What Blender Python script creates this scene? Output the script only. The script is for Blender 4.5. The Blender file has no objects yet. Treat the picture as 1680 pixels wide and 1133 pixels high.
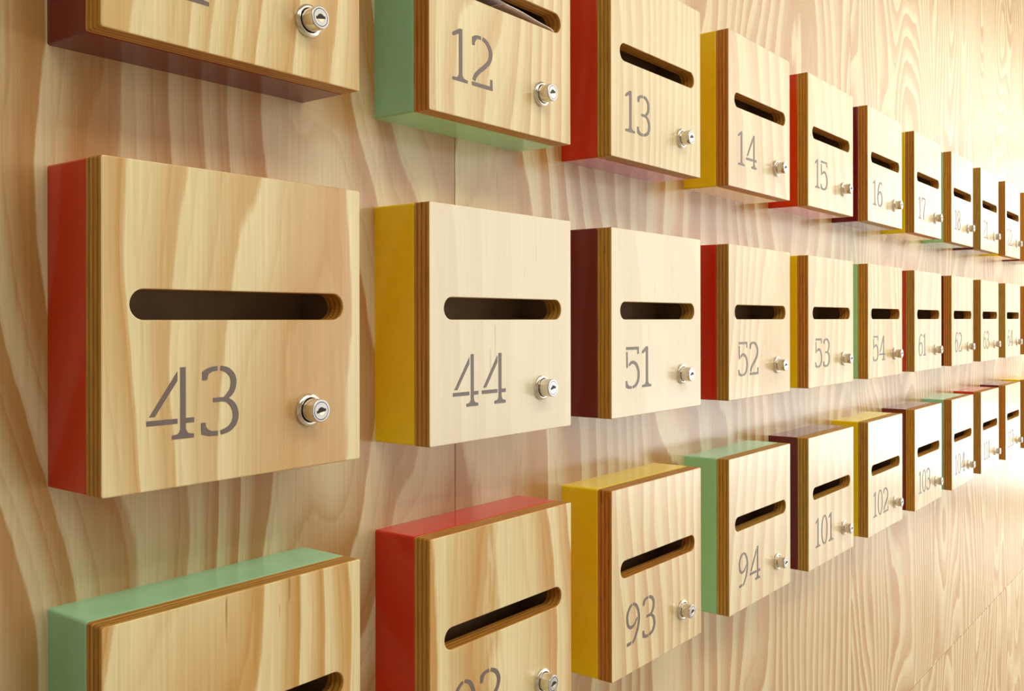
import bpy, bmesh, math, random
from mathutils import Matrix, Vector

sc = bpy.context.scene
H = 0.24                      # one mailbox height (m); most sizes below are in units of H
Z0 = 1.716                    # height of the top of the middle row above the floor
YAW, ROLL = 0.91011, -0.00159
W, T, D = 1.01492, 0.08409, 0.23026          # door width, door thickness, carcass depth
COLS = [0, 1.3953, 2.7817, 4.1852, 5.5562, 6.9544, 8.3888, 9.8442, 11.2689, 12.7246, 14.19]
ROWZ = [1.371, 0.0, -1.3728]
YW = (T + D) * H              # wall plane

# ---------------------------------------------------------------- camera
F = Vector((math.sin(YAW), math.cos(YAW), 0)); R = Vector((math.cos(YAW), -math.sin(YAW), 0)); U = Vector((0, 0, 1))
R2 = R * math.cos(ROLL) + U * math.sin(ROLL); U2 = -R * math.sin(ROLL) + U * math.cos(ROLL)
cam = bpy.data.cameras.new('camera'); camo = bpy.data.objects.new('camera', cam); sc.collection.objects.link(camo)
m = Matrix((R2, U2, -F)).transposed().to_4x4()
m.translation = Vector((-1.4549 * H, -2.63885 * H, -0.48246 * H + Z0))
camo.matrix_world = m
cam.sensor_width = 36; cam.lens = 1567.83 / 1680 * 36
cam.shift_y = -(566.5 - 524.58) / 1680
cam.clip_start = 0.02; cam.clip_end = 100
sc.camera = camo

# ---------------------------------------------------------------- world, lights, exposure
wd = bpy.data.worlds.new('world'); sc.world = wd; wd.use_nodes = True
wd.node_tree.nodes['Background'].inputs[0].default_value = (0.80, 0.88, 1.0, 1)
wd.node_tree.nodes['Background'].inputs[1].default_value = 1.0
vs = sc.view_settings
vs.view_transform = 'Standard'; vs.look = 'None'; vs.gamma = 1; vs.use_curve_mapping = False
vs.exposure = 0.20

def area(name, loc, rot, sx, sy, power, col):
    l = bpy.data.lights.new(name, 'AREA'); l.shape = 'RECTANGLE'; l.size = sx; l.size_y = sy
    l.energy = power; l.color = col
    o = bpy.data.objects.new(name, l); o.location = loc; o.rotation_euler = rot; sc.collection.objects.link(o)
    return o
R90 = math.radians(90)
RX1 = 9.0                      # right end wall
RY0 = -3.6                     # wall opposite
CEIL = 3.1
def lit(name, loc, rot, sx, sy, radiance, col): return area(name, loc, rot, sx, sy, radiance * math.pi * sx * sy, col)
lit('ceiling_light_near', (0.2, -1.4, CEIL - 0.03), (0, 0, 0), 2.6, 0.6, 5.8, (1.0, 0.95, 0.82))
lit('ceiling_light_far', (5.2, -1.6, CEIL - 0.03), (0, 0, 0), 6.6, 2.4, 1.5, (1.0, 0.95, 0.80))
lit('window_light_front', (6.0, RY0 + 0.04, 1.80), (R90, 0, 0), 5.6, 2.2, 2.1, (0.90, 0.96, 1.0))
lit('glare_light_front_low', (7.55, RY0 + 0.04, 0.36), (R90, 0, 0), 2.8, 0.60, 5.0, (0.93, 0.97, 1.0))  # added unseen light: lays glare on the nearer bottom-row doors
lit('glare_light_low', (RX1 - 0.04, -2.0, 0.50), (0, R90, 0), 0.7, 2.9, 2.4, (0.96, 0.97, 1.0))  # added panel standing in for bright floor glare on the far doors
lit('sheen_light_middle', (RX1 - 0.04, -2.0, 1.55), (0, R90, 0), 1.3, 2.9, 0.6, (0.98, 0.98, 1.0))  # added panel, no known source: whitens the sheen on middle-row doors
lit('sheen_light_high', (RX1 - 0.04, -2.0, 2.66), (0, R90, 0), 0.8, 2.9, 1.9, (1.0, 0.97, 0.93))  # added panel that gives the far top-row doors their pale sheen

# ---------------------------------------------------------------- node helpers
class NT:
    def __init__(s, name):
        s.m = bpy.data.materials.new(name); s.m.use_nodes = True; s.t = s.m.node_tree
        s.b = s.t.nodes['Principled BSDF']
    def n(s, ty, **kw):
        x = s.t.nodes.new(ty)
        for k, v in kw.items(): setattr(x, k, v)
        return x
    def put(s, sock, v):
        if isinstance(v, bpy.types.NodeSocket): s.t.links.new(v, sock)
        elif v is not None: sock.default_value = v
    def math(s, op, a, b=None, c=None, clamp=False):
        x = s.n('ShaderNodeMath', operation=op, use_clamp=clamp)
        s.put(x.inputs[0], a); s.put(x.inputs[1], b); s.put(x.inputs[2], c)
        return x.outputs[0]
    def vmul(s, v, k):
        x = s.n('ShaderNodeVectorMath', operation='MULTIPLY'); s.put(x.inputs[0], v); s.put(x.inputs[1], k); return x.outputs[0]
    def vadd(s, v, k):
        x = s.n('ShaderNodeVectorMath', operation='ADD'); s.put(x.inputs[0], v); s.put(x.inputs[1], k); return x.outputs[0]
    def noise(s, v, scale=1.0, detail=2.0, rough=0.5):
        x = s.n('ShaderNodeTexNoise'); s.put(x.inputs['Vector'], v)
        x.inputs['Scale'].default_value = scale; x.inputs['Detail'].default_value = detail; x.inputs['Roughness'].default_value = rough
        return x.outputs['Fac']
    def mix(s, f, a, b, mode='MIX'):
        x = s.n('ShaderNodeMix', data_type='RGBA', blend_type=mode)
        s.put(x.inputs[0], f); s.put(x.inputs[6], a); s.put(x.inputs[7], b); return x.outputs[2]
    def ramp(s, f, stops, interp='LINEAR'):
        x = s.n('ShaderNodeValToRGB'); x.color_ramp.interpolation = interp
        e = x.color_ramp.elements
        e[0].position = stops[0][0]; e[0].color = stops[0][1]
        e[1].position = stops[-1][0]; e[1].color = stops[-1][1]
        for p, c in stops[1:-1]: q = e.new(p); q.color = c
        s.put(x.inputs[0], f); return x.outputs[0]
    def smooth(s, v, a, b):
        x = s.n('ShaderNodeMapRange', interpolation_type='SMOOTHSTEP'); s.put(x.inputs[0], v)
        x.inputs[1].default_value = a; x.inputs[2].default_value = b; return x.outputs[0]
    def attr(s, name):
        x = s.n('ShaderNodeAttribute', attribute_type='OBJECT', attribute_name=name); return x.outputs['Fac']
    def bump(s, h, strength, dist):
        x = s.n('ShaderNodeBump'); s.put(x.inputs['Height'], h)
        x.inputs['Strength'].default_value = strength; x.inputs['Distance'].default_value = dist
        s.put(s.b.inputs['Normal'], x.outputs[0])

def srgb(r, g, b):
    f = lambda c: (c / 255 / 12.92) if c / 255 <= 0.04045 else ((c / 255 + 0.055) / 1.055) ** 2.4
    return (f(r), f(g), f(b), 1)

def grey(v): return (v, v, v, 1)

# pine ply face: contour bands with one crisp and one soft edge, fibre streaks, small resin flecks
def pine(name, light, dark, k, wall=False, rough=0.22):
    s = NT(name)
    co = s.n('ShaderNodeTexCoord').outputs['Object']
    sep = s.n('ShaderNodeSeparateXYZ'); s.put(sep.inputs[0], co)
    x, z = sep.outputs[0], sep.outputs[2]
    u, v = s.math('DIVIDE', x, H), s.math('DIVIDE', z, H)
    if wall:
        seed = s.math('MULTIPLY', s.math('GREATER_THAN', u, 1.912), 7.3)
        seed = s.math('ADD', seed, s.math('MULTIPLY', s.math('GREATER_THAN', u, 7.46), 5.1))
        seed = s.math('ADD', seed, s.math('MULTIPLY', s.math('GREATER_THAN', u, 12.95), 4.4))
        seed = s.math('ADD', seed, s.math('MULTIPLY', s.math('LESS_THAN', v, -4.5 + Z0 / H), 3.7))
        freq, tilt, contrast, pale, fleck = 4.6, 1.3, 1.2, 0.0, 0.35
        tilt = s.math('MULTIPLY_ADD', s.math('GREATER_THAN', u, 7.46), 0.9, 1.25)
    else:
        seed, freq, tilt = s.attr('grain_seed'), s.attr('grain_freq'), s.attr('grain_tilt')
        contrast, pale, fleck = s.attr('grain_contrast'), s.attr('paleness'), s.attr('flecks')
    cb = s.n('ShaderNodeCombineXYZ'); s.put(cb.inputs[0], u); s.put(cb.inputs[1], seed); s.put(cb.inputs[2], v)
    p = cb.outputs[0]
    big = s.noise(s.vmul(p, (0.75, 1, 0.26 if wall else 0.20)), 1, 1.0)
    mid = s.noise(s.vadd(s.vmul(p, (2.4, 1, 0.55)), (9, 3, 5)), 1, 2.0)
    jag = s.noise(s.vadd(s.vmul(p, (42, 1, 5.0)), (3, 7, 1)), 1, 2.0)
    fib = s.noise(s.vadd(s.vmul(p, (95, 1, 1.6)), (1, 2, 8)), 1, 3.0, 0.6)
    # freq = bands per door width, tilt = how far the bands wander
    h = s.math('ADD', u, s.math('MULTIPLY', s.math('MULTIPLY', big, 1.9), tilt))
    h = s.math('ADD', h, s.math('MULTIPLY', mid, 0.28))
    h = s.math('MULTIPLY', h, freq)
    h = s.math('ADD', h, s.math('MULTIPLY', s.math('SUBTRACT', jag, 0.5), 0.10))
    band = s.math('FRACT', h)
    tone = s.ramp(band, [(0.0, grey(0.0)), (0.25, grey(0.12)), (0.52, grey(0.60)), (0.88, grey(1.0)), (0.955, grey(0.85)), (1.0, grey(0.0))])
    tone2 = s.ramp(s.math('FRACT', s.math('MULTIPLY', h, 2.37)), [(0.0, grey(0.0)), (0.7, grey(0.35)), (0.93, grey(1.0)), (1.0, grey(0.0))])
    amp = s.smooth(s.noise(s.vadd(s.vmul(p, (1.7, 1, 0.35)), (4, 11, 2)), 1, 1.0), 0.28, 0.66)
    t = s.math('ADD', s.math('MULTIPLY', tone, s.math('MULTIPLY_ADD', amp, 0.40, 0.62)), s.math('MULTIPLY', tone2, 0.20))
    t = s.math('MULTIPLY', t, contrast, clamp=True)
    cloud = s.noise(s.vadd(s.vmul(p, (1.1, 1, 0.8)), (14, 1, 2)), 1, 2.0)
    col = s.mix(t, light, dark)
    # pinkish sapwood clouds and fibre streaks
    col = s.mix(s.math('MULTIPLY', s.smooth(cloud, 0.40, 0.70), 0.12 if wall else 0.05), col, srgb(210, 190, 166))
    col = s.mix(1.0, col, s.ramp(fib, [(0.25, grey(0.86)), (0.75, grey(1.08))]), 'MULTIPLY')
    fl = s.noise(s.vadd(s.vmul(p, (60, 1, 4.5)), (1, 5, 2)), 1, 1.0)
    flm = s.smooth(s.noise(s.vadd(s.vmul(p, (2.2, 1, 1.2)), (7, 5, 1)), 1, 1.0), 0.45, 0.62)
    fk = s.math('MULTIPLY', s.math('MULTIPLY', s.smooth(fl, 0.70, 0.76), flm), fleck)
    col = s.mix(fk, col, srgb(160, 108, 46))
    if not wall:
        col = s.mix(s.math('MULTIPLY', pale, 0.9), col, srgb(232, 225, 208))  # pale wood tone; on the far doors it also paints in greyish sheen
    s.put(s.b.inputs['Base Color'], col)
    s.put(s.b.inputs['Roughness'], s.math('MULTIPLY_ADD', fib, 0.10, rough - 0.05))
    s.b.inputs['Specular IOR Level'].default_value = 0.5
    hh = s.math('ADD', s.math('MULTIPLY', fib, 0.4), s.math('MULTIPLY', t, 0.6))
    s.bump(hh, 0.25, 0.0004)
    return s.m

# sawn plywood edge: plies stacked along the thickness (local y), alternate light and end grain
def ply_edge(name):
    s = NT(name)
    co = s.n('ShaderNodeTexCoord').outputs['Object']
    sep = s.n('ShaderNodeSeparateXYZ'); s.put(sep.inputs[0], co)
    seed = s.attr('grain_seed')
    cb = s.n('ShaderNodeCombineXYZ'); s.put(cb.inputs[0], sep.outputs[0]); s.put(cb.inputs[1], s.math('MULTIPLY_ADD', sep.outputs[1], 1.0, s.math('MULTIPLY', seed, 3.1))); s.put(cb.inputs[2], sep.outputs[2])
    wob = s.noise(s.vmul(cb.outputs[0], (14, 0.2, 14)), 1, 1)
    y = s.math('ADD', s.math('DIVIDE', sep.outputs[1], T * H), s.math('MULTIPLY', s.math('SUBTRACT', wob, 0.5), 0.05))
    lay = s.math('MULTIPLY', y, 7.0)
    idx = s.math('FLOOR', lay); fr = s.math('FRACT', lay)
    odd = s.math('MODULO', idx, 2.0)
    rnd = s.n('ShaderNodeTexWhiteNoise', noise_dimensions='1D'); s.put(rnd.inputs['W'], s.math('MULTIPLY_ADD', seed, 1.37, idx))
    streak = s.noise(s.vmul(cb.outputs[0], (22, 1900, 22)), 1, 3, 0.6)
    c = s.mix(odd, srgb(212, 164, 78), srgb(166, 116, 46))
    c = s.mix(s.math('MULTIPLY', rnd.outputs[0], 0.55), c, srgb(178, 122, 50))
    c = s.mix(1.0, c, s.ramp(streak, [(0.33, grey(0.38)), (0.46, grey(0.88)), (0.68, grey(1.35))]), 'MULTIPLY')
    glue = s.math('LESS_THAN', fr, 0.10)
    c = s.mix(s.math('MULTIPLY', glue, 0.6), c, srgb(222, 176, 98))
    vo = s.noise(s.vmul(cb.outputs[0], (45, 700, 45)), 1, 1)
    void = s.math('MULTIPLY', s.smooth(vo, 0.68, 0.74), odd)
    c = s.mix(s.math('MULTIPLY', void, 0.85), c, srgb(48, 28, 12))
    hue = s.n('ShaderNodeTexWhiteNoise', noise_dimensions='1D'); s.put(hue.inputs['W'], seed)
    c = s.mix(1.0, c, s.ramp(hue.outputs[0], [(0.0, (0.92, 0.98, 1.0, 1)), (0.5, (1.0, 0.94, 0.66, 1)), (1.0, (1.0, 0.86, 0.74, 1))]), 'MULTIPLY')
    s.put(s.b.inputs['Base Color'], c)
    s.b.inputs['Roughness'].default_value = 0.42
    s.bump(streak, 0.4, 0.0003)
    return s.m

def paint(name, col):
    s = NT(name)
    co = s.n('ShaderNodeTexCoord').outputs['Object']
    n = s.noise(s.vmul(co, (60, 60, 60)), 1, 2)
    s.put(s.b.inputs['Base Color'], s.mix(1.0, col, s.ramp(n, [(0.3, grey(0.97)), (0.7, grey(1.02))]), 'MULTIPLY'))
    s.b.inputs['Roughness'].default_value = 0.16
    s.bump(n, 0.05, 0.0005)
    return s.m

def plain(name, col, rough=0.5, metal=0.0, noise=0.0, scale=40):
    s = NT(name)
    if noise:
        co = s.n('ShaderNodeTexCoord').outputs['Object']
        n = s.noise(co, scale, 2)
        s.put(s.b.inputs['Base Color'], s.mix(1.0, col, s.ramp(n, [(0.3, grey(1 - noise)), (0.7, grey(1 + noise))]), 'MULTIPLY'))
    else:
        s.b.inputs['Base Color'].default_value = col
    s.b.inputs['Roughness'].default_value = rough; s.b.inputs['Metallic'].default_value = metal
    return s.m

LIGHT, DARK = srgb(236, 224, 178), srgb(200, 153, 84)
M_door = pine('pine_ply_face', LIGHT, DARK, 1.0)
M_wall = pine('pine_ply_wall', srgb(222, 207, 168), srgb(184, 138, 80), 1.0, wall=True, rough=0.25)
M_edge = ply_edge('ply_edge')
PAINT = {
    'red': paint('red_paint', srgb(214, 46, 18)),
    'yellow': paint('yellow_paint', srgb(252, 224, 26)),
    'mint green': paint('mint_paint', srgb(160, 226, 182)),
    'maroon': paint('maroon_paint', srgb(112, 34, 42)),
}
M_inside = plain('carcass_inside', srgb(160, 128, 96), 0.8, noise=0.1)
M_number = plain('number_paint', srgb(112, 98, 96), 0.42, noise=0.04, scale=300)
M_chrome = plain('nickel', (0.74, 0.70, 0.64, 1), 0.17, 1.0, noise=0.02, scale=200)
M_satin = plain('satin_nickel', (0.52, 0.52, 0.54, 1), 0.38, 1.0, noise=0.02, scale=200)
M_dark = plain('keyway_dark', srgb(34, 28, 22), 0.5, 0.3)
M_brass = plain('keyway_brass', (0.86, 0.74, 0.50, 1), 0.3, 1.0)
M_paper = plain('paper', srgb(226, 214, 210), 0.55, noise=0.03)
M_white = plain('plaster', srgb(226, 222, 214), 0.7, noise=0.02, scale=3)
M_floor = plain('polished_floor', srgb(186, 178, 166), 0.2, noise=0.05, scale=2)

# ---------------------------------------------------------------- object helpers
def obj(name, bm, mats, parent=None, smooth=False):
    me = bpy.data.meshes.new(name); bm.normal_update(); bm.to_mesh(me); bm.free()
    for mm in (mats if isinstance(mats, (list, tuple)) else [mats]): me.materials.append(mm)
    if smooth:
        for p in me.polygons: p.use_smooth = True
    o = bpy.data.objects.new(name, me); sc.collection.objects.link(o)
    if parent: o.parent = parent
    return o

def box(bm, x0, x1, y0, y1, z0, z1, mat=0):
    vs_ = [bm.verts.new((x, y, z)) for x in (x0, x1) for y in (y0, y1) for z in (z0, z1)]
    fs = []
    for q in ((0, 1, 3, 2), (4, 6, 7, 5), (0, 4, 5, 1), (2, 3, 7, 6), (0, 2, 6, 4), (1, 5, 7, 3)):
        f = bm.faces.new([vs_[i] for i in q]); f.material_index = mat; fs.append(f)
    return vs_, fs

def structure(name, bm, mats):
    o = obj(name, bm, mats); o['kind'] = 'structure'; return o

# ---------------------------------------------------------------- the room
SEAMS = [-3.64, 1.9104, 7.456, 12.95, 18.5, 24.0, 29.5]
JOINTS = [-0.001, (-4.505 * H + Z0), CEIL]
bm = bmesh.new()
xs = [-2.6] + [s * H for s in SEAMS if s * H > -2.5] + [RX1]
for i in range(len(xs) - 1):
    for j in range(2):
        g = 0.0006
        vv, ff = box(bm, xs[i] + g, xs[i + 1] - g, YW, YW + 0.017, JOINTS[j] + g, JOINTS[j + 1] - g)
box(bm, -2.6, RX1, YW + 0.017, YW + 0.05, 0, CEIL, 1)
structure('wall_back', bm, [M_wall, M_dark])
bm = bmesh.new(); box(bm, -2.7, RX1 + 0.1, RY0 - 0.1, YW + 0.05, -0.1, -0.0015); structure('floor', bm, M_floor)
bm = bmesh.new(); box(bm, -2.7, RX1 + 0.1, RY0 - 0.1, YW + 0.05, CEIL, CEIL + 0.1); structure('ceiling', bm, M_white)
bm = bmesh.new(); box(bm, -2.7, RX1 + 0.1, RY0 - 0.1, RY0, 0, CEIL); structure('wall_front', bm, M_white)
bm = bmesh.new(); box(bm, -2.7, -2.6, RY0, YW + 0.05, 0, CEIL); structure('wall_left', bm, M_white)
bm = bmesh.new(); box(bm, RX1, RX1 + 0.1, RY0, YW + 0.05, 0, CEIL); structure('wall_right', bm, M_white)

def frame_front(name, x0, x1, z0, z1):
    bm = bmesh.new(); y0, y1, t = RY0 + 0.0005, RY0 + 0.06, 0.04
    box(bm, x0 - t, x0, y0, y1, z0 - t, z1 + t); box(bm, x1, x1 + t, y0, y1, z0 - t, z1 + t)
    box(bm, x0, x1, y0, y1, z0 - t, z0); box(bm, x0, x1, y0, y1, z1, z1 + t)
    structure(name, bm, M_white)
frame_front('window_1', 3.2, 8.8, 0.70, 2.90)
bm = bmesh.new(); x0, x1, t = RX1 - 0.06, RX1 - 0.0005, 0.04
for zz in (0.11, 0.875, 2.23, 3.055): box(bm, x0, x1, -3.45, -0.55, zz, zz + t)
for yy in (-3.49, -0.55): box(bm, x0, x1, yy, yy + t, 0.11, 3.095)
structure('light_panel_frame', bm, M_white)  # invented frame round the added end-wall light panels

# ---------------------------------------------------------------- mailbox parts (origin: door's lower left front corner)
def stadium(x0, x1, zc, r, off, n=14):
    pts = []
    for i in range(n + 1):
        a = math.pi / 2 + math.pi * i / n; pts.append((x0 + r + (r + off) * math.cos(a), zc + (r + off) * math.sin(a)))
    for i in range(n + 1):
        a = -math.pi / 2 + math.pi * i / n; pts.append((x1 - r + (r + off) * math.cos(a), zc + (r + off) * math.sin(a)))
    return pts

def rrect(x0, x1, z0, z1, r, n=3):
    pts = []
    for cx, cz, a0 in ((x1 - r, z0 + r, -90), (x1 - r, z1 - r, 0), (x0 + r, z1 - r, 90), (x0 + r, z0 + r, 180)):
        for i in range(n + 1):
            a = math.radians(a0 + 90 * i / n); pts.append((cx + r * math.cos(a), cz + r * math.sin(a)))
    return pts

SLOT = (0.090, 0.930, 0.566, 0.0465)
def door_mesh():
    bm = bmesh.new(); e = 0.0045
    outs = [(e, 0.0), (0.0012, 0.0014), (0.0, e), (0.0, T)]
    orings, irings = [], []
    for ins, y in outs:
        r = 0.008
        orings.append([bm.verts.new((px * H, y * H, pz * H)) for px, pz in rrect(ins, W - ins, ins, 1 - ins, r)])
    for off, y in [(e * 0.8, 0.0), (0.001, 0.0014), (0.0, e), (0.0, T)]:
        irings.append([bm.verts.new((px * H, y * H, pz * H)) for px, pz in stadium(*SLOT, off)])
    for rings in (orings, irings):
        for k in range(3):
            n = len(rings[k])
            for i in range(n):
                f = bm.faces.new((rings[k][i], rings[k][(i + 1) % n], rings[k + 1][(i + 1) % n], rings[k + 1][i]))
                f.material_index = 0 if k == 0 else 1
    def cap(a, b, mat):
        es = []
        for ring in (a, b):
            for i in range(len(ring)):
                e1 = bm.edges.get((ring[i], ring[(i + 1) % len(ring)])) or bm.edges.new((ring[i], ring[(i + 1) % len(ring)]))
                es.append(e1)
        g = bmesh.ops.triangle_fill(bm, use_beauty=True, edges=es)
        for f in g['geom']:
            if isinstance(f, bmesh.types.BMFace): f.material_index = mat
    cap(orings[0], irings[0], 0); cap(orings[3], irings[3], 1)
    bmesh.ops.recalc_face_normals(bm, faces=bm.faces)
    me = bpy.data.meshes.new('door'); bm.to_mesh(me); bm.free()
    me.materials.append(M_door); me.materials.append(M_edge)
    return me

def carcass_mesh(mp):
    # open-fronted box: painted outside and rim, raw inside
    bm = bmesh.new(); t = 0.05; y0, y1 = T + 0.0015, T + D
    def ring(ins, y, r=0.010):
        return [bm.verts.new((px * H, y * H, pz * H)) for px, pz in rrect(ins, W - ins, ins, 1 - ins, r, 4)]
    back, a, b, c = ring(0, y1), ring(0, y0 + 0.008), ring(0.0022, y0 + 0.0022), ring(0.008, y0)
    inn = [bm.verts.new((px * H, y0 * H, pz * H)) for px, pz in rrect(t, W - t, t, 1 - t, 0.002, 4)]
    inb = [bm.verts.new((px * H, (y1 - 0.04) * H, pz * H)) for px, pz in rrect(t, W - t, t, 1 - t, 0.002, 4)]
    seq = [back, a, b, c, inn, inb]
    for k in range(5):
        n = len(seq[k])
        for i in range(n):
            f = bm.faces.new((seq[k][i], seq[k][(i + 1) % n], seq[k + 1][(i + 1) % n], seq[k + 1][i]))
            f.material_index = 1 if k == 4 else 0
            f.smooth = k in (1, 2)
    bm.faces.new(back); f = bm.faces.new(inb); f.material_index = 1
    bmesh.ops.recalc_face_normals(bm, faces=bm.faces)
    me = bpy.data.meshes.new('carcass'); bm.to_mesh(me); bm.free()
    me.materials.append(PAINT[mp]); me.materials.append(M_inside)
    return me

def lathe(prof, n=40, cx=0, cz=0):
    bm = bmesh.new(); rings = []
    for r, y in prof:
        if r < 1e-6: rings.append([bm.verts.new((cx * H, y * H, cz * H))])
        else: rings.append([bm.verts.new(((cx + r * math.cos(2 * math.pi * i / n)) * H, y * H, (cz + r * math.sin(2 * math.pi * i / n)) * H)) for i in range(n)])
    for k in range(len(rings) - 1):
        a, b = rings[k], rings[k + 1]
        for i in range(n):
            j = (i + 1) % n
            if len(a) == 1: f = bm.faces.new((a[0], b[j], b[i]))
            elif len(b) == 1: f = bm.faces.new((a[i], a[j], b[0]))
            else: f = bm.faces.new((a[i], a[j], b[j], b[i]))
            f.smooth = True
    bmesh.ops.recalc_face_normals(bm, faces=bm.faces)
    return bm

LX, LZ = 0.768, 0.202
def lock_meshes():
    out = {}
    bm = lathe([(0.0395, -0.0), (0.0405, -0.012), (0.0405, -0.064), (0.0395, -0.0675), (0.0375, -0.0690), (0.0318, -0.0692), (0.0312, -0.0660), (0.0300, -0.0660), (0.0294, -0.0692), (0.0, -0.0692)], 48)
    me = bpy.data.meshes.new('lock'); bm.to_mesh(me); bm.free(); me.materials.append(M_chrome); me.materials.append(M_satin); me.materials.append(M_dark)
    for p in me.polygons:
        q = math.hypot(p.center.x, p.center.z) / H
        if q < 0.0335 and p.center.y < -0.0655 * H: p.material_index = 2 if 0.0292 < q < 0.032 else 1; p.use_smooth = False  # groove ring coloured dark so its shade looks deeper
        elif p.center.y < -0.068 * H: p.material_index = 1; p.use_smooth = False
    out['lock'] = me
    bm = lathe([(0.0405, -0.001), (0.0425, -0.012), (0.0445, -0.0160), (0.0475, -0.0175), (0.0510, -0.0165), (0.0540, -0.0130), (0.0565, -0.0120), (0.0575, -0.0090), (0.0575, 0.0)], 48)
    me = bpy.data.meshes.new('collar'); bm.to_mesh(me); bm.free(); me.materials.append(M_chrome)
    out['collar'] = me
    # key plug: dark plates for the shaded hole and wing slot, brass plug filling its lower half
    bm = bmesh.new()
    def flat(pts, y, mat, th=0.0012):
        a = [bm.verts.new((x * H, y * H, z * H)) for x, z in pts]; b = [bm.verts.new((x * H, (y + th) * H, z * H)) for x, z in pts]
        f = bm.faces.new(a); f.material_index = mat; n = len(pts)
        for i in range(n):
            f = bm.faces.new((a[i], a[(i + 1) % n], b[(i + 1) % n], b[i])); f.material_index = mat
    flat([(0.0115 * math.cos(a), 0.0005 + 0.0115 * math.sin(a)) for a in [math.radians(5 + 170 * i / 12) for i in range(13)]], -0.0700, 0)
    flat([(-0.0170, -0.0050), (0.0170, -0.0050), (0.0170, 0.0040), (-0.0170, 0.0040)], -0.0699, 0)
    flat([(0.0100 * math.cos(a), -0.0045 + 0.0100 * math.sin(a)) for a in [math.radians(180 + 180 * i / 14) for i in range(15)]], -0.0698, 1)
    bmesh.ops.recalc_face_normals(bm, faces=bm.faces)
    me = bpy.data.meshes.new('keyhole'); bm.to_mesh(me); bm.free(); me.materials.append(M_dark); me.materials.append(M_brass)
    out['keyhole'] = me
    return out

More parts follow.
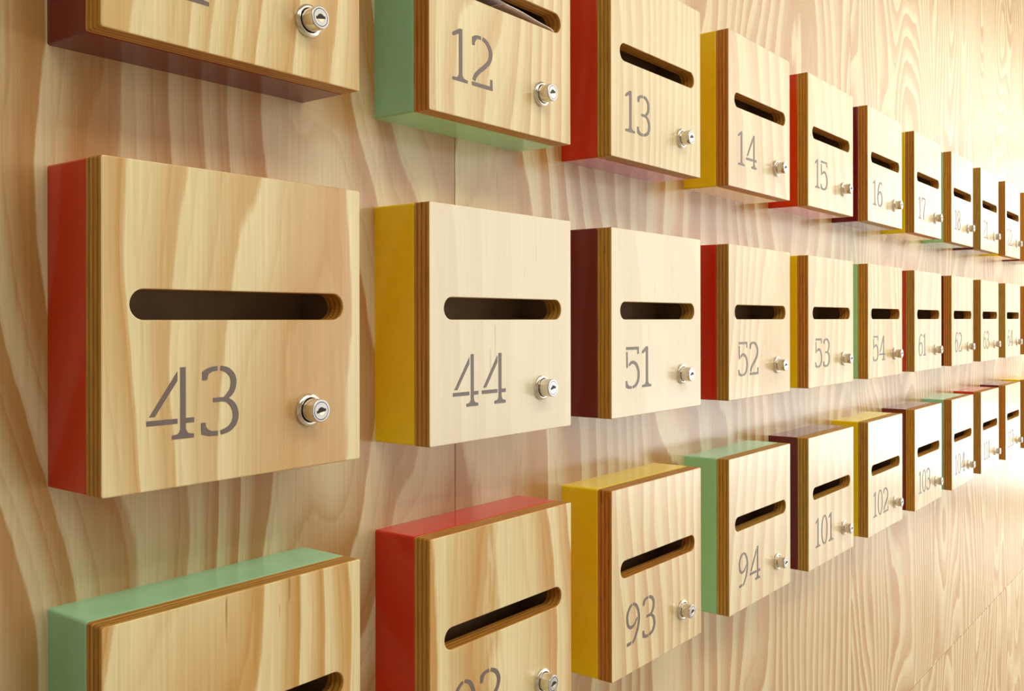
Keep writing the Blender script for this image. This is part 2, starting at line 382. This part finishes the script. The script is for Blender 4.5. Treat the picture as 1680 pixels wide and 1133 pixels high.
# ---------------------------------------------------------------- stencilled slab-serif numerals (em = numeral height)
# 's' = ribbon of (x, y, width) knots, 'p' = polygon
def S(*k): return ('s', k)
def P(*k): return ('p', k)
G = {
 '0': (0.60, [S((0.275, 0.985, .06), (0.15, 0.90, .075), (0.06, 0.70, .085), (0.045, 0.5, .09), (0.06, 0.30, .085), (0.15, 0.10, .075), (0.275, 0.015, .06)),
              S((0.325, 0.985, .06), (0.45, 0.90, .075), (0.54, 0.70, .085), (0.555, 0.5, .09), (0.54, 0.30, .085), (0.45, 0.10, .075), (0.325, 0.015, .06))]),
 '1': (0.44, [P((0.0, 0.835), (0.0, 0.885), (0.155, 0.975), (0.21, 1.0), (0.285, 1.0), (0.285, 0.96), (0.19, 0.90), (0.04, 0.83)),
              P((0.185, 0.93), (0.285, 1.0), (0.285, 0.12), (0.185, 0.12)),
              P((0.0, 0.0), (0.0, 0.055), (0.10, 0.062), (0.15, 0.075), (0.185, 0.13), (0.285, 0.13), (0.32, 0.075), (0.37, 0.062), (0.44, 0.055), (0.44, 0.0))]),
 '2': (0.64, [P((0.02, 0.78), (0.02, 0.93), (0.10, 0.975), (0.19, 0.992), (0.285, 0.995), (0.285, 0.925), (0.20, 0.93), (0.14, 0.90), (0.105, 0.85), (0.09, 0.78)),
              S((0.335, 0.960, .07), (0.45, 0.915, .082), (0.55, 0.82, .092), (0.585, 0.70, .098), (0.54, 0.56, .094), (0.42, 0.44, .088), (0.24, 0.31, .086), (0.12, 0.20, .085), (0.07, 0.105, .08)),
              P((0.015, 0.0), (0.015, 0.07), (0.57, 0.075), (0.575, 0.21), (0.635, 0.21), (0.64, 0.0))]),
 '3': (0.64, [P((0.02, 0.80), (0.02, 0.92), (0.10, 0.965), (0.18, 0.988), (0.275, 0.995), (0.275, 0.93), (0.18, 0.92), (0.12, 0.885), (0.095, 0.80)),
              S((0.325, 0.965, .065), (0.44, 0.93, .080), (0.53, 0.84, .092), (0.548, 0.74, .096), (0.52, 0.63, .088), (0.44, 0.545, .07), (0.38, 0.515, .045)),
              S((0.20, 0.505, .060), (0.33, 0.508, .060), (0.44, 0.490, .066), (0.54, 0.41, .088), (0.585, 0.28, .096), (0.56, 0.16, .092), (0.47, 0.07, .078), (0.325, 0.025, .062)),
              P((0.275, -0.01), (0.275, 0.055), (0.17, 0.06), (0.11, 0.09), (0.075, 0.135), (0.07, 0.19), (0.0, 0.19), (0.005, 0.03), (0.12, -0.005))]),
 '4': (0.74, [P((0.04, 0.335), (0.475, 0.945), (0.475, 0.815), (0.125, 0.335)),
              P((0.0, 0.215), (0.0, 0.285), (0.475, 0.285), (0.475, 0.215)),
              P((0.52, 1.0), (0.605, 1.0), (0.605, 0.12), (0.52, 0.12)),
              P((0.605, 0.285), (0.74, 0.285), (0.74, 0.215), (0.605, 0.215)),
              P((0.39, 0.0), (0.39, 0.055), (0.47, 0.065), (0.50, 0.085), (0.52, 0.13), (0.605, 0.13), (0.63, 0.085), (0.66, 0.065), (0.735, 0.055), (0.735, 0.0))]),
 '5': (0.66, [P((0.02, 0.93), (0.02, 1.0), (0.615, 1.0), (0.615, 0.82), (0.55, 0.82), (0.545, 0.93)),
              P((0.03, 0.50), (0.02, 0.885), (0.085, 0.885), (0.10, 0.50)),
              S((0.15, 0.555, .050), (0.25, 0.615, .070), (0.36, 0.625, .080), (0.49, 0.57, .088), (0.58, 0.45, .094), (0.605, 0.32, .096), (0.57, 0.17, .090), (0.47, 0.07, .078), (0.325, 0.022, .062)),
              P((0.275, -0.01), (0.275, 0.055), (0.17, 0.06), (0.11, 0.09), (0.075, 0.135), (0.065, 0.19), (0.0, 0.19), (0.005, 0.03), (0.12, -0.005))]),
 '6': (0.64, [S((0.56, 0.90, .075), (0.50, 0.955, .07), (0.41, 0.975, .065)),
              S((0.36, 0.96, .065), (0.21, 0.84, .080), (0.09, 0.62, .092), (0.05, 0.38, .096), (0.08, 0.18, .088), (0.17, 0.06, .072), (0.29, 0.02, .060)),
              S((0.14, 0.46, .05), (0.24, 0.57, .068), (0.36, 0.60, .078), (0.50, 0.54, .088), (0.59, 0.40, .096), (0.59, 0.24, .096), (0.52, 0.10, .082), (0.34, 0.02, .060))]),
 '7': (0.60, [P((0.0, 0.80), (0.0, 1.0), (0.60, 1.0), (0.60, 0.93), (0.07, 0.93), (0.07, 0.80)),
              S((0.565, 0.895, .07), (0.44, 0.62, .080), (0.33, 0.34, .088), (0.27, 0.0, .095))]),
 '8': (0.64, [S((0.29, 0.975, .06), (0.15, 0.91, .075), (0.09, 0.78, .088), (0.14, 0.64, .082), (0.25, 0.54, .075), (0.42, 0.48, .075), (0.55, 0.38, .088), (0.58, 0.24, .095), (0.50, 0.09, .08), (0.34, 0.02, .06)),
              S((0.34, 0.975, .06), (0.48, 0.91, .075), (0.54, 0.78, .088), (0.50, 0.64, .082), (0.40, 0.55, .07)),
              S((0.24, 0.49, .065), (0.11, 0.38, .085), (0.06, 0.24, .09), (0.13, 0.09, .08), (0.29, 0.02, .06))]),
 '9': (0.66, [S((0.275, 0.965, .062), (0.16, 0.90, .078), (0.07, 0.78, .090), (0.05, 0.65, .094), (0.09, 0.50, .088), (0.19, 0.425, .076), (0.31, 0.43, .068), (0.44, 0.50, .055), (0.52, 0.60, .035)),
              S((0.325, 0.968, .062), (0.46, 0.91, .080), (0.56, 0.77, .092), (0.60, 0.60, .096), (0.57, 0.40, .092), (0.48, 0.22, .082), (0.36, 0.08, .070), (0.29, 0.03, .055)),
              P((0.03, 0.0), (0.03, 0.075), (0.10, 0.078), (0.23, 0.088), (0.23, 0.02), (0.16, 0.0))]),
}
NUM_H, NUM_U, NUM_V, NUM_GAP = 0.222, 0.143, 0.150, 0.115

def catmull(k, sub=7):
    out = []
    for i in range(len(k) - 1):
        p0 = k[i - 1] if i else k[i]; p1, p2 = k[i], k[i + 1]; p3 = k[i + 2] if i + 2 < len(k) else k[i + 1]
        for j in range(sub):
            t = j / sub
            out.append(tuple(0.5 * ((2 * b) + (-a + c) * t + (2 * a - 5 * b + 4 * c - d) * t * t + (-a + 3 * b - 3 * c + d) * t ** 3) for a, b, c, d in zip(p0, p1, p2, p3)))
    out.append(tuple(k[-1])); return out

def number_mesh(text):
    bm = bmesh.new(); x0 = NUM_U; lay = 0
    for ch in text:
        w, prims = G[ch]
        for kind, k in prims:
            y = -(0.0011 + 0.00012 * lay) * H; lay += 1
            tr = lambda px, pz: ((x0 + px * NUM_H) * H, y, (NUM_V + pz * NUM_H) * H)
            if kind == 'p': loops = [list(k)]
            else:
                c = catmull(k); l, r = [], []
                for i, (px, pz, wd_) in enumerate(c):
                    a = c[max(0, i - 1)]; b = c[min(len(c) - 1, i + 1)]
                    dx, dz = b[0] - a[0], b[1] - a[1]; L = math.hypot(dx, dz) or 1
                    nx, nz = -dz / L * wd_ / 2, dx / L * wd_ / 2
                    l.append((px + nx, pz + nz)); r.append((px - nx, pz - nz))
                loops = [[l[i], l[i + 1], r[i + 1], r[i]] for i in range(len(c) - 1)]
            cache = {}
            def vert(q, yy):
                key = (round(q[0], 6), round(q[1], 6), yy)
                if key not in cache:
                    t_ = tr(*q); cache[key] = bm.verts.new((t_[0], yy, t_[2]))
                return cache[key]
            for lp in loops:
                try: f = bm.faces.new([vert(q, y) for q in lp])
                except ValueError: continue
                f.normal_update()
                if f.normal.y > 0: f.normal_flip()
        x0 += (w + NUM_GAP) * NUM_H
    bmesh.ops.triangulate(bm, faces=[f for f in bm.faces if len(f.verts) > 4])
    # give the paint film a real (hair-thin) thickness down to the door
    edges = [e for e in bm.edges if e.is_boundary]
    g = bmesh.ops.extrude_edge_only(bm, edges=edges)
    for v in g['geom']:
        if isinstance(v, bmesh.types.BMVert): v.co.y = 0.0
    me = bpy.data.meshes.new('number'); bm.to_mesh(me); bm.free(); me.materials.append(M_number)
    return me

# ---------------------------------------------------------------- mailboxes
DOOR = door_mesh(); LOCK = lock_meshes(); CARC = {c: carcass_mesh(c) for c in PAINT}
NUMS = [['11', '12', '13', '14', '15', '16', '17', '18', '21', '22', '23'],
        ['43', '44', '51', '52', '53', '54', '61', '62', '63', '64', '71'],
        ['91', '92', '93', '94', '101', '102', '103', '104', '111', '112', '113']]
r_, y_, g_, m_ = 'red', 'yellow', 'mint green', 'maroon'
COLR = [[m_, g_, r_, y_, r_, m_, y_, g_, m_, y_, m_],
        [r_, y_, m_, r_, y_, g_, r_, m_, g_, r_, y_],
        [g_, r_, y_, g_, m_, y_, m_, g_, r_, m_, y_]]
ROWN = ['top', 'middle', 'bottom']
ORD = ['first', 'second', 'third', 'fourth', 'fifth', 'sixth', 'seventh', 'eighth', 'ninth', 'tenth', 'eleventh']
# grain per door: seed, freq, tilt, contrast, paleness, flecks
GR = {'43': (3.0, 5.4, 0.85, 0.88, 0.06, .1), '44': (8.2, 3.0, 0.8, 0.45, .70, 1.0), '51': (12.4, 3.0, 0.8, 0.45, .60, .5),
      '11': (21.0, 7.5, 0.8, 0.8, 0.0, .4), '12': (33.1, 9.5, 0.5, 0.7, 0.1, .2), '13': (41.7, 10.5, 0.5, 0.55, 0.2, .1),
      '91': (55.3, 5.0, 1.1, 0.95, 0.0, .8), '92': (63.9, 3.8, 1.1, 1.0, 0.0, .4), '93': (71.2, 8.5, 0.5, 1.0, .12, .4),
      '94': (84.4, 7.5, 0.5, 0.8, .35, .2)}
rnd = random.Random(4)

def make_mailbox(number, colour, row, col, label):
    root = bpy.data.objects.new('mailbox', None); sc.collection.objects.link(root)
    root.empty_display_size = 0.03
    x = (COLS[col] if col >= 0 else -1.3953) * H
    root.location = (x, 0, (ROWZ[row] - 1) * H + Z0)
    root['label'] = label; root['category'] = 'mailbox'; root['group'] = 'plywood mailboxes in three rows on the wall'
    def part(name, me, parent, loc=(0, 0, 0)):
        o = bpy.data.objects.new(name, me); sc.collection.objects.link(o); o.parent = parent; o.location = loc; return o
    part('carcass', CARC[colour], root)['label'] = colour + ' painted carcass'
    d = part('door', DOOR, root)
    g = GR.get(number) or (rnd.uniform(100, 900), rnd.uniform(3.5, 8.0), rnd.uniform(0.5, 1.2), rnd.uniform(0.75, 1.0), rnd.uniform(0.2, 0.45), rnd.uniform(0, .4))
    for kk, vv in zip(('grain_seed', 'grain_freq', 'grain_tilt', 'grain_contrast', 'paleness', 'flecks'), g): d[kk] = float(vv)
    if number:
        part('number', number_mesh(number), d)
    l = part('lock', LOCK['lock'], root, (LX * H, 0, LZ * H)); l['label'] = 'silver cylinder lock'
    part('collar', LOCK['collar'], l); k = part('keyhole', LOCK['keyhole'], l)
    k.scale = (1.2, 1.0, 1.05); k.rotation_euler = (0, math.radians(rnd.uniform(-14, -4)), 0)
    return root

for r in range(3):
    for c in range(11):
        n = NUMS[r][c]
        make_mailbox(n, COLR[r][c], r, c, 'square plywood mailbox %s with %s sides, %s from the left in the %s row' % (n, COLR[r][c], ORD[c], ROWN[r]))
for r, cc in zip(range(3), (y_, g_, m_)):
    make_mailbox('', cc, r, -1, 'blank plywood mailbox with %s sides at the left end of the %s row' % (cc, ROWN[r]))

# folded papers left in the slot of mailbox 12
bx, bz = COLS[1] * H, (ROWZ[0] - 1) * H + Z0
bm = bmesh.new(); th = 0.0016
def sheet(bm, x0, x1, base, lift, depth0, depth1, n=16, mrows=5, th=0.0010):
    top, bot = [], []
    for i in range(n + 1):
        s = i / n; rowt, rowb = [], []
        for j in range(mrows + 1):
            q = j / mrows
            px = x0 + (x1 - x0) * s
            py = depth0 + (depth1 - depth0) * q + 0.003 * math.sin(3 * s)
            pz = base + lift * (1 - s) ** 0.4 * (0.85 + 0.15 * q) + 0.0014 * (1 + math.sin(5 * s + q))
            rowt.append(bm.verts.new((px, py, pz + th))); rowb.append(bm.verts.new((px, py, pz)))
        top.append(rowt); bot.append(rowb)
    for i in range(n):
        for j in range(mrows):
            bm.faces.new((top[i][j], top[i + 1][j], top[i + 1][j + 1], top[i][j + 1]))
            bm.faces.new((bot[i][j], bot[i][j + 1], bot[i + 1][j + 1], bot[i + 1][j]))
    for i in range(n):
        bm.faces.new((top[i][0], bot[i][0], bot[i + 1][0], top[i + 1][0]))
        bm.faces.new((top[i][-1], top[i + 1][-1], bot[i + 1][-1], bot[i][-1]))
    for j in range(mrows):
        bm.faces.new((top[0][j], top[0][j + 1], bot[0][j + 1], bot[0][j]))
        bm.faces.new((top[-1][j], bot[-1][j], bot[-1][j + 1], top[-1][j + 1]))
sb = bz + (SLOT[2] - SLOT[3]) * H
sheet(bm, bx + 0.16 * H, bx + 0.872 * H, sb + 0.0050, 0.0160, 0.011, 0.052)
sheet(bm, bx + 0.50 * H, bx + 0.880 * H, sb + 0.0006, 0.0075, 0.0005, 0.040)
o = obj('envelope', bm, M_paper, smooth=True)
o['label'] = 'crumpled white envelope left lying in the slot of mailbox 12'; o['category'] = 'envelope'
